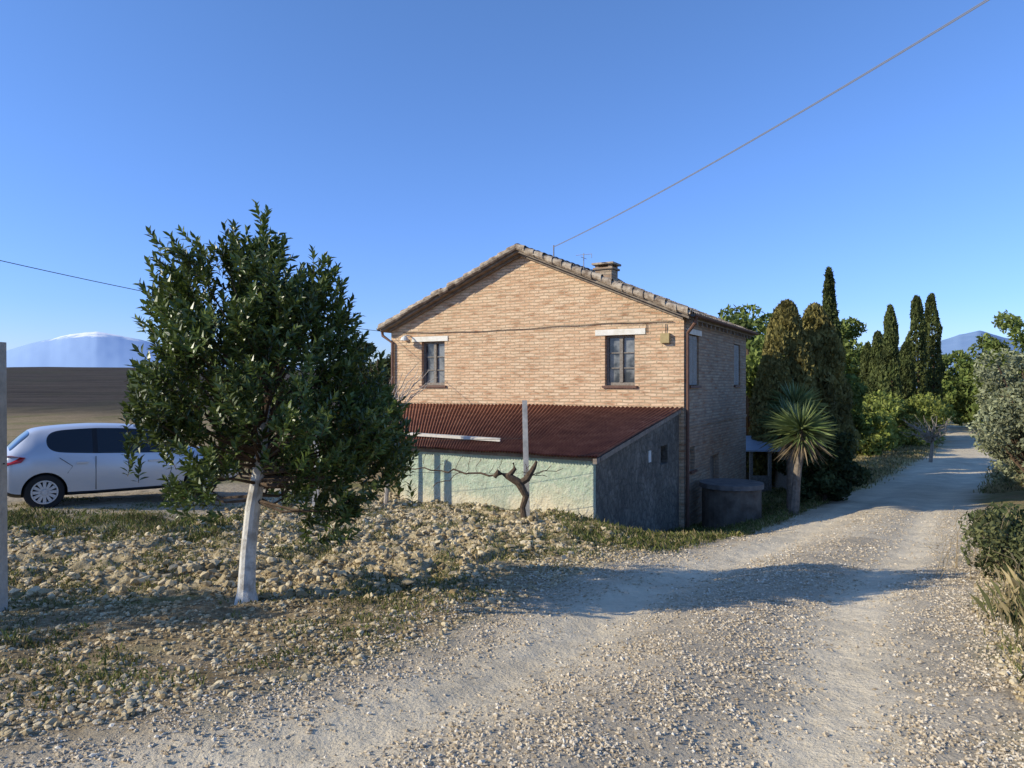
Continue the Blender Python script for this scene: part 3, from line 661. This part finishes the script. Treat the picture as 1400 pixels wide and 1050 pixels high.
cypress(9.7,27.3,5.0,1.0,cypb,6000,.13,'thuja_tree',.45,.02,.8)
cypress(14.3,33.0,9.2,.75,cyp,7000,.14,'cypress_tree',.6)
broad(15.0,34.0,5.4,3.0,pine,'broadleaf_tree',6000,.13)
broad(11.6,36,7.8,5,pine,'pine_tree',8000,.16,low=.5)
broad(33,74,11.5,7,pine,'pine_tree',6000,.25,low=.5)
broad(22,66,12,8,pine,'pine_tree',6000,.25,low=.5)
for (u,v,dd,r) in ((1217,420,52,.75),(1253,406,58,.95),(1274,403,60,1.05),(1238,470,56,.8),(1200,455,58,.9),(1186,470,60,.8)):
    x=(u-700)/1000*dd;h=1.6+(525-v)/1000*dd+2.85;cypress(x,dd,h,r,cyp,5500,.16,'cypress_tree',.42,.02,.9,.55)
broad(25,50,3.6,4.2,brt,'green_shrub',5000,.15,low=.1);broad(28,52,3.4,4.4,brt,'green_shrub',5000,.15,low=.1);broad(22.5,47,3.2,3.6,brt,'green_shrub',4000,.15,low=.1)
broad(31.5,56,3.6,4.5,brt,'green_shrub',4000,.15,low=.1);broad(20.3,43,3.0,3.0,brt,'green_shrub',4000,.15,low=.1)
mb=MB();px_,py_=22.6,39.5;z=float(gz(px_,py_));tube(mb,[(px_,py_,z-.1),(px_+.1,py_,z+1),(px_,py_,z+1.4)],[.10,.08,.05],7)
for k in range(50):
    a=rng.random()*6.28;e=(px_+1.6*math.cos(a)*rng.random()**.4,py_+1.3*math.sin(a),z+1.5+1.1*rng.random());tube(mb,wig((px_,py_,z+1+.4*rng.random()),e,6,.1),np.linspace(.03,.008,6),4)
mb.obj('bare_fruit_tree',[M('pale_bark2',(.2,.16,.12),(.32,.27,.21),15,.9)])
def mass(name,spec,mat,ls):
    mb=MB()
    for (u,v,dd,w) in spec:
        x=(u-700)/1000*dd;z=float(gz(x,dd,False));top=1.6+(525-v)/1000*dd;h=top-z;P=[];wd=w/1000*dd
        nb=14
        for i in range(nb):
            a=rng.random()*6.283;t=.15+.8*rng.random();rr=wd*.5*math.sqrt(rng.random())*math.sqrt(max(0,1-((t-.4)/.7)**2))
            c_=np.array([x+rr*math.cos(a),dd+rr*math.sin(a),z+h*t*.92]);br_=wd*(.13+.12*rng.random())
            q=rng.normal(0,1,(170,3));q/=np.linalg.norm(q,axis=1)[:,None];q*=(br_*(.5+.5*rng.random(170)))[:,None];P.append(c_+q)
        mb.quads(rquads(np.concatenate(P),ls*dd/80),0)
    return mb.obj(name,[mat])
mass('distant_trees',[(u,v,dd,w) for u,v,dd,w in ((985,455,90,70),(1010,440,95,60),(1060,450,100,70),(1150,470,90,60),(1185,455,95,60),(1210,480,80,60),(1295,470,90,60),(1310,475,100,50),(1330,480,85,50),(1300,520,70,50),(1285,500,75,60),(1160,500,80,70),(1120,490,90,80),(1240,500,90,80),(1350,520,75,60),(1335,545,70,40))],pine,.26)
mass('distant_trees',[(1355,440,75,60),(1385,415,72,70),(1420,405,70,70),(1365,470,65,60),(1395,450,64,60),(1400,490,60,70),(1450,420,66,90),(1360,500,66,50)],pine,.24)
mass('distant_trees',[(510,490,60,34),(528,500,62,30),(495,510,58,30),(545,500,64,40)],oliv,.30)
broad(-5.5,30,4.7,2.6,drk,'dark_shrub',5000,.12,low=.15)
broad(16.1,22.5,5.0,3.0,oliv,'olive_tree',16000,.07,nb=44,low=.12);broad(15.7,20.4,3.0,2.4,oliv,'olive_tree',10000,.065,nb=30,low=.08)
broad(17.9,24.8,4.2,3.0,oliv,'olive_tree',9000,.08,nb=30,low=.1)
broad(14.9,18.2,1.5,2.0,drk,'dark_shrub',5000,.06,low=.05)
broad(9.4,22.0,2.3,1.8,drk,'dark_shrub',6000,.09,low=.1);broad(10.3,25.0,2.6,2.0,drk,'dark_shrub',6000,.09,low=.1)
yl=leafmat('yucca_leaf',(.08,.12,.035),(.28,.33,.12),.5,3,.15,.4);yd=leafmat('yucca_dry_leaf',(.16,.12,.07),(.30,.23,.14),.8,3,.1)
ytr=M('yucca_trunk',(.14,.11,.08),(.26,.21,.16),12,.95,.8,30)
def yucca(x,y,h,L,name='yucca_plant',n=260,lean=.15):
    mb=MB();z=float(gz(x,y));tube(mb,[(x-lean,y,z-.1),(x-lean*.6,y,z+h*.4),(x,y,z+h)],[.13,.10,.09],9,0)
    th=rng.random(n)*6.283;el=np.arcsin(rng.uniform(-.8,.98,n))
    D=np.stack([np.cos(th)*np.cos(el),np.sin(th)*np.cos(el),np.sin(el)],1)
    P=np.array([x,y,z+h])+D*.07;P[:,2]-=.25*rng.random(n)*(el<0);Ls=L*(.75+.35*rng.random(n));up=np.array([0,0,1.])
    Sd=np.cross(D,up+rng.normal(0,.1,(n,3)));Sd/=np.linalg.norm(Sd,axis=1)[:,None];w=(.022+.010*rng.random(n))[:,None]
    E1=P+D*(Ls*.5)[:,None];E2=P+D*Ls[:,None]-up*(Ls*.12*np.cos(el))[:,None]
    V=np.stack([P-Sd*w*.6,P+Sd*w*.6,E1+Sd*w,E2,E1-Sd*w],1);k=el<-.45
    mb.quads(V[~k],1);mb.quads(V[k],2);return mb.obj(name,[ytr,yl,yd])
yucca(7.2,18.2,2.1,.84,n=330,lean=.2);yucca(7.55,19.9,2.3,.85,n=260,lean=-.05);yucca(8.2,21.2,2.9,.9,n=260,lean=.1)
weed=leafmat('weed_leaf',(.05,.065,.02),(.19,.19,.07),.8,2,.2)
x,y=sample(1700,lambda x,y:infr(x,y)*(roads(x,y)>2.1)*(.2+sm(.42,.52,fbm(x*1.2,y*1.2,3))),2,11,3.6,13,1,7);tufts('weeds',x,y,20,.05+.22*rng.random(len(x))**2.2,[weed,dmat],.09,.0035,.45)
mb=MB()
for k in range(40):
    x0=4.6+2.4*rng.random();y0=6.3+2.9*rng.random();z0=float(gz(x0,y0));h_=.25+.45*rng.random()
    tube(mb,wig((x0,y0,z0-.02),(x0+rng.normal(0,.12),y0+rng.normal(0,.1),z0+h_),6,.012),np.linspace(.005,.002,6),4)
    for j in range(5):
        t=.4+.6*rng.random();tube(mb,wig((x0,y0,z0+h_*t),(x0+rng.normal(0,.12),y0+rng.normal(0,.1),z0+h_*t+.1),4,.008),.002,3)
mb.obj('dry_stalks',[M('stalk_mat',(.22,.16,.09),(.40,.31,.18),20,.9)])
broad(5.35,7.9,.62,.9,weed,'verge_bush',3000,.03,nb=24,low=.08);broad(6.3,9.0,.7,1.1,drk,'verge_bush',3000,.035,nb=24,low=.08)
# ------------------------------------------------------------ mountain / hills
def ridge(name,d0,pts,mat,depth,seedx=0,amp=.06):
    u=np.linspace(pts[0][0],pts[-1][0],400);v=np.interp(u,[p[0] for p in pts],[p[1] for p in pts])
    base=-60;K=24;V=np.zeros((K,len(u),3))
    for j in range(K):
        t=j/(K-1);dd=d0+depth*t;hh=(525-v)/1000*(d0+depth)+1.6-base
        z=base+hh*(t**.8+amp*(1-t)*t*4*(fbm(u*.012+seedx,u*0+t*2,5)-.5)+amp*.35*t*(fbm(u*.07+seedx,u*0+2,5)-.5))
        V[j,:,0]=(u-700)/1000*dd;V[j,:,1]=dd;V[j,:,2]=z
    ii=np.arange(K*len(u)).reshape(K,-1);Fq=np.stack([ii[:-1,:-1],ii[:-1,1:],ii[1:,1:],ii[1:,:-1]],-1).reshape(-1,4)
    mb=MB();mb.add(V.reshape(-1,3),Fq,0);return mb.obj(name,[mat],smooth=True)
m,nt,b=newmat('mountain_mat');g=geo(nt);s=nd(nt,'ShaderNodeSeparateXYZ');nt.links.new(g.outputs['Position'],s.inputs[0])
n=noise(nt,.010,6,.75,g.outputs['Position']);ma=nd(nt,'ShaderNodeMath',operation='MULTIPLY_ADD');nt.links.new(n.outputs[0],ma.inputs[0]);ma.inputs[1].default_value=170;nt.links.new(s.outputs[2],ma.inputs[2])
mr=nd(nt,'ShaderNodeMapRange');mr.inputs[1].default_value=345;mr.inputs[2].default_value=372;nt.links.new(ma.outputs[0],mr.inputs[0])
nt.links.new(mix(nt,mr.outputs[0],(.32,.45,.66),(.84,.86,.88)),b.inputs['Base Color']);b.inputs['Roughness'].default_value=1;b.inputs['Specular IOR Level'].default_value=0  # blue distance haze painted into the base colour, snow higher up
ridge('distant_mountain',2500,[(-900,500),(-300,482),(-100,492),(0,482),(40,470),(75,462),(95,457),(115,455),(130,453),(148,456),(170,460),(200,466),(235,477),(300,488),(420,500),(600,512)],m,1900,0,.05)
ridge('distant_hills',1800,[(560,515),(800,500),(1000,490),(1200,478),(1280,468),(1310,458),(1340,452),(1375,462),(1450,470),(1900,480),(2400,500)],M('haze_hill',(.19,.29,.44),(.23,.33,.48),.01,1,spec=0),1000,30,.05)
# ------------------------------------------------------------ car
car=empty('parked_car')
ch=np.array([.80,.60]);cs=np.array([.60,-.80])
rw=np.array([-8.15,12.75]);c0=rw-ch*.64+(-cs)*.80;cz=float(gz(-7.6,13.6))
def C(x,y,z):
    q=c0+ch*x+cs*y;return (q[0],q[1],cz+z)
paint=M('silver_paint',(.56,.57,.59),rough=.30,metal=.4,spec=.5)
blackp=M('black_trim',(.015,.015,.016),rough=.5)
cglass=M('car_glass',(.012,.014,.016),rough=.05,spec=.7)
redl=M('tail_light',(.35,.012,.012),rough=.2,spec=.6)
st=[(0.0,.42,.66,.80,.58,.88),(.05,.30,.77,.90,.62,.98),(.14,.22,.83,.97,.61,1.07),(.30,.20,.855,1.01,.59,1.24),(.44,.20,.865,1.03,.58,1.35),(.52,.19,.865,1.03,.58,1.385),(.66,.19,.865,1.01,.59,1.41),(1.0,.19,.865,.975,.60,1.44),(1.38,.18,.865,.95,.61,1.45),(1.46,.18,.865,.945,.61,1.45),(2.0,.18,.865,.92,.61,1.43),(2.30,.18,.865,.91,.60,1.38),(2.62,.18,.865,.90,.60,1.24),(2.85,.19,.865,.89,.64,1.10),(3.10,.19,.865,.88,.67,.97),(3.3,.20,.86,.85,.66,.92),(3.7,.21,.83,.77,.60,.85),(3.93,.24,.74,.66,.52,.73),(4.06,.32,.58,.55,.45,.60)]
bmv=[]
for (x,zb,w,be,wr,ro) in st:
    half=[(0,zb),(w*.85,zb),(w*.985,zb+.10),(w*1.0,zb+.33*(be-zb)+.04),(w*1.0,zb+.72*(be-zb)),(w*.955,be),(wr,ro-.06),(wr*.8,ro-.005),(0,ro)]
    bmv.append([C(x,a,z) for a,z in half]+[C(x,-a,z) for a,z in half[-2:0:-1]])
nr=len(bmv[0]);F=[];MI=[]
for i in range(len(st)-1):
    xa=(st[i][0]+st[i+1][0])/2
    for j in range(nr):
        k=(j+1)%nr;F.append([i*nr+j,i*nr+k,(i+1)*nr+k,(i+1)*nr+j]);mi=0
        jj=j if j<8 else nr-1-j
        if jj==5 and (.66<xa<1.38 or 1.46<xa<2.86): mi=1
        if jj==5 and 1.38<xa<1.46: mi=2
        if jj in (6,7) and (.14<xa<.44 or 2.30<xa<3.12): mi=1
        if jj in (0,1): mi=2
        MI.append(mi)
F.append(list(range(nr)));MI.append(0);F.append(list(range((len(st)-1)*nr,len(st)*nr)));MI.append(2)
me=bpy.data.meshes.new('body');me.from_pydata([p for r in bmv for p in r],[],F)
for mm in (paint,cglass,blackp,redl): me.materials.append(mm)
me.polygons.foreach_set('material_index',MI);me.update()
import bmesh
b_=bmesh.new();b_.from_mesh(me);bmesh.ops.recalc_face_normals(b_,faces=b_.faces)
cl=b_.edges.layers.float.get('crease_edge') or b_.edges.layers.float.new('crease_edge')
for e_ in b_.edges:
    if len({f.material_index for f in e_.link_faces})>1: e_[cl]=1.0
b_.to_mesh(me);b_.free()
body=bpy.data.objects.new('body',me);scene.collection.objects.link(body)
sb=body.modifiers.new('s','SUBSURF');sb.levels=3;sb.render_levels=3
cut=[]
for wx in (.64,3.24):
    for sd in (1,-1):
        mb=MB();tube(mb,[C(wx,sd*.58,.31),C(wx,sd*1.1,.31)],.345,40,2)
        o=mb.obj('cut',[paint,cglass,blackp]);cut.append(o)
        bo=body.modifiers.new('b','BOOLEAN');bo.object=o;bo.operation='DIFFERENCE';bo.solver='EXACT'
        b_=bmesh.new();b_.from_mesh(o.data);bmesh.ops.remove_doubles(b_,verts=b_.verts,dist=1e-4);bmesh.ops.recalc_face_normals(b_,faces=b_.faces);b_.to_mesh(o.data);b_.free()
dg=bpy.context.evaluated_depsgraph_get();nm=bpy.data.meshes.new_from_object(body.evaluated_get(dg))
body.modifiers.clear();body.data=nm;body.parent=car
for p in nm.polygons: p.use_smooth=True
try: nm.set_sharp_from_angle(angle=math.radians(40))
except Exception: pass
for o in cut: bpy.data.objects.remove(o)
tyre=M('tyre_mat',(.02,.02,.02),rough=.85);rim=M('rim_mat',(.55,.55,.55),rough=.35,metal=.4)
for n_,(wx,sd) in enumerate(((.64,1),(3.24,1),(.64,-1),(3.24,-1))):
    mb=MB();seg=40
    prf=[(.20,.62),(.29,.62),(.31,.65),(.31,.80),(.29,.835),(.205,.835),(.20,.80)]
    V=[]
    for (r,yy) in prf:
        for k in range(seg):
            a=2*math.pi*k/seg;V.append(C(wx+r*math.cos(a),sd*yy,.31+r*math.sin(a)))
    mb.add(V,np.array([[i*seg+k,i*seg+(k+1)%seg,(i+1)*seg+(k+1)%seg,(i+1)*seg+k] for i in range(len(prf)-1) for k in range(seg)]),0)
    V=[]
    for (r,yy) in ((.206,.80),(.206,.838),(.185,.838),(.175,.80)):
        for k in range(seg):
            a=2*math.pi*k/seg;V.append(C(wx+r*math.cos(a),sd*yy,.31+r*math.sin(a)))
    mb.add(V,np.array([[i*seg+k,i*seg+(k+1)%seg,(i+1)*seg+(k+1)%seg,(i+1)*seg+k] for i in range(3) for k in range(seg)]),1)
    mb.add([C(wx+.19*math.cos(a),sd*.77,.31+.19*math.sin(a)) for a in np.linspace(0,2*math.pi,30)[:-1]],[list(range(29))],2)
    for k in range(12):
        a=2*math.pi*k/12;dx,dz=math.cos(a),math.sin(a);tx_,tz_=-dz,dx;c8=[]
        for yy in (.79,.83):
            for (r,wd_) in ((.03,-.018),(.18,-.027),(.18,.027),(.03,.018)): c8.append(C(wx+dx*r+tx_*wd_,sd*yy,.31+dz*r+tz_*wd_))
        hexa(mb,c8,1)
    tube(mb,[C(wx,sd*.78,.31),C(wx,sd*.842,.31)],.045,14,1)
    mb.obj('wheel_%d'%(n_+1),[tyre,rim,blackp],car)
mb=MB()
def strip(pts,off,w,m):
    tube(mb,[C(x,off,z) for x,z in pts],w,5,m)
for sd in (1,-1):
    strip([(1.42,.30),(1.42,.60),(1.42,.90)],sd*.862,.006,0)
    strip([(2.62,.36),(2.68,.60),(2.60,.86)],sd*.862,.006,0)
    strip([(.98,.62),(1.06,.74),(.86,.90)],sd*.862,.005,0)
    strip([(1.0,.26),(2.85,.26)],sd*.86,.012,0)
    hexa(mb,[C(1.12,sd*.86,.78),C(1.30,sd*.86,.78),C(1.30,sd*.89,.78),C(1.12,sd*.89,.78),C(1.12,sd*.86,.81),C(1.30,sd*.86,.81),C(1.30,sd*.89,.81),C(1.12,sd*.89,.81)],1)
    hexa(mb,[C(2.28,sd*.86,.75),C(2.48,sd*.86,.75),C(2.48,sd*.89,.75),C(2.28,sd*.89,.75),C(2.28,sd*.86,.78),C(2.48,sd*.86,.78),C(2.48,sd*.89,.78),C(2.28,sd*.89,.78)],1)
    hexa(mb,[C(2.72,sd*.84,.93),C(2.85,sd*.84,.93),C(2.85,sd*1.02,.95),C(2.76,sd*1.02,.95),C(2.72,sd*.84,1.02),C(2.83,sd*.84,1.02),C(2.83,sd*1.02,1.06),C(2.76,sd*1.02,1.06)],1)
mb.obj('trim',[blackp,paint],car)
mb=MB()
for sd in (1,-1):
    V=[C(-.02,sd*.50,.82),C(-.0,sd*.60,.95),C(.10,sd*.80,.97),C(.36,sd*.872,.93),C(.30,sd*.875,.85),C(.07,sd*.81,.80)]
    V2=[C(.12,sd*.45,.82),C(.12,sd*.55,.95),C(.2,sd*.70,.97),C(.36,sd*.80,.93),C(.30,sd*.8,.85),C(.14,sd*.7,.80)]
    mb.add(V+V2,[[0,1,2,3,4,5],[6,7,8,9,10,11]]+[[i,(i+1)%6,6+(i+1)%6,6+i] for i in range(6)],0)
mb.obj('tail_lights',[redl],car)
mb=MB();hexa(mb,[C(-.035,-.26,.50),C(-.02,-.26,.50),C(-.02,.26,.50),C(-.035,.26,.50),C(-.035,-.26,.61),C(-.02,-.26,.61),C(-.02,.26,.61),C(-.035,.26,.61)]);mb.obj('number_plate',[whitep],car)
# ------------------------------------------------------------ light / camera
el=math.radians(25.5);hd=np.array([1,.26]);hd=hd/np.linalg.norm(hd)
sd_=Vector((hd[0]*math.cos(el),hd[1]*math.cos(el),-math.sin(el)))
L=bpy.data.lights.new('sun','SUN');L.energy=5;L.angle=math.radians(.5);L.color=(1,.925,.76)
lo=bpy.data.objects.new('sun',L);lo.rotation_euler=sd_.to_track_quat('-Z','Y').to_euler();scene.collection.objects.link(lo)
w=bpy.data.worlds.new('World');scene.world=w;w.use_nodes=True;nt=w.node_tree;bg=nt.nodes['Background']
sky=nt.nodes.new('ShaderNodeTexSky');sky.sky_type='NISHITA';sky.sun_disc=False;sky.sun_elevation=el;sky.sun_rotation=math.atan2(-hd[0],-hd[1])%(2*math.pi)
sky.air_density=1.0;sky.dust_density=.25;sky.ozone_density=2.0;sky.altitude=200
tc=nt.nodes.new('ShaderNodeTexCoord');sx=nt.nodes.new('ShaderNodeSeparateXYZ');nt.links.new(tc.outputs['Generated'],sx.inputs[0])
tint=ramp(nt,sx.outputs[2],[(0.0,(.74,.74,.84)),(.10,(.66,.76,1.0)),(.28,(.76,.88,1.0)),(.5,(.84,.97,1.0))])
c=mix(nt,1,sky.outputs[0],tint,'MULTIPLY')
c=mix(nt,1,c,(.96,1.13,1.55),'MULTIPLY')
nt.links.new(c,bg.inputs[0]);bg.inputs[1].default_value=.14
cd=bpy.data.cameras.new('camera');cam=bpy.data.objects.new('camera',cd);scene.collection.objects.link(cam)
cd.sensor_width=36;cd.lens=36*1000/1400;cam.location=(0,0,1.6);cam.rotation_euler=(math.radians(90),0,0);cd.clip_start=.05;cd.clip_end=20000
scene.camera=cam
scene.view_settings.view_transform='Standard';scene.view_settings.look='None';scene.view_settings.exposure=0
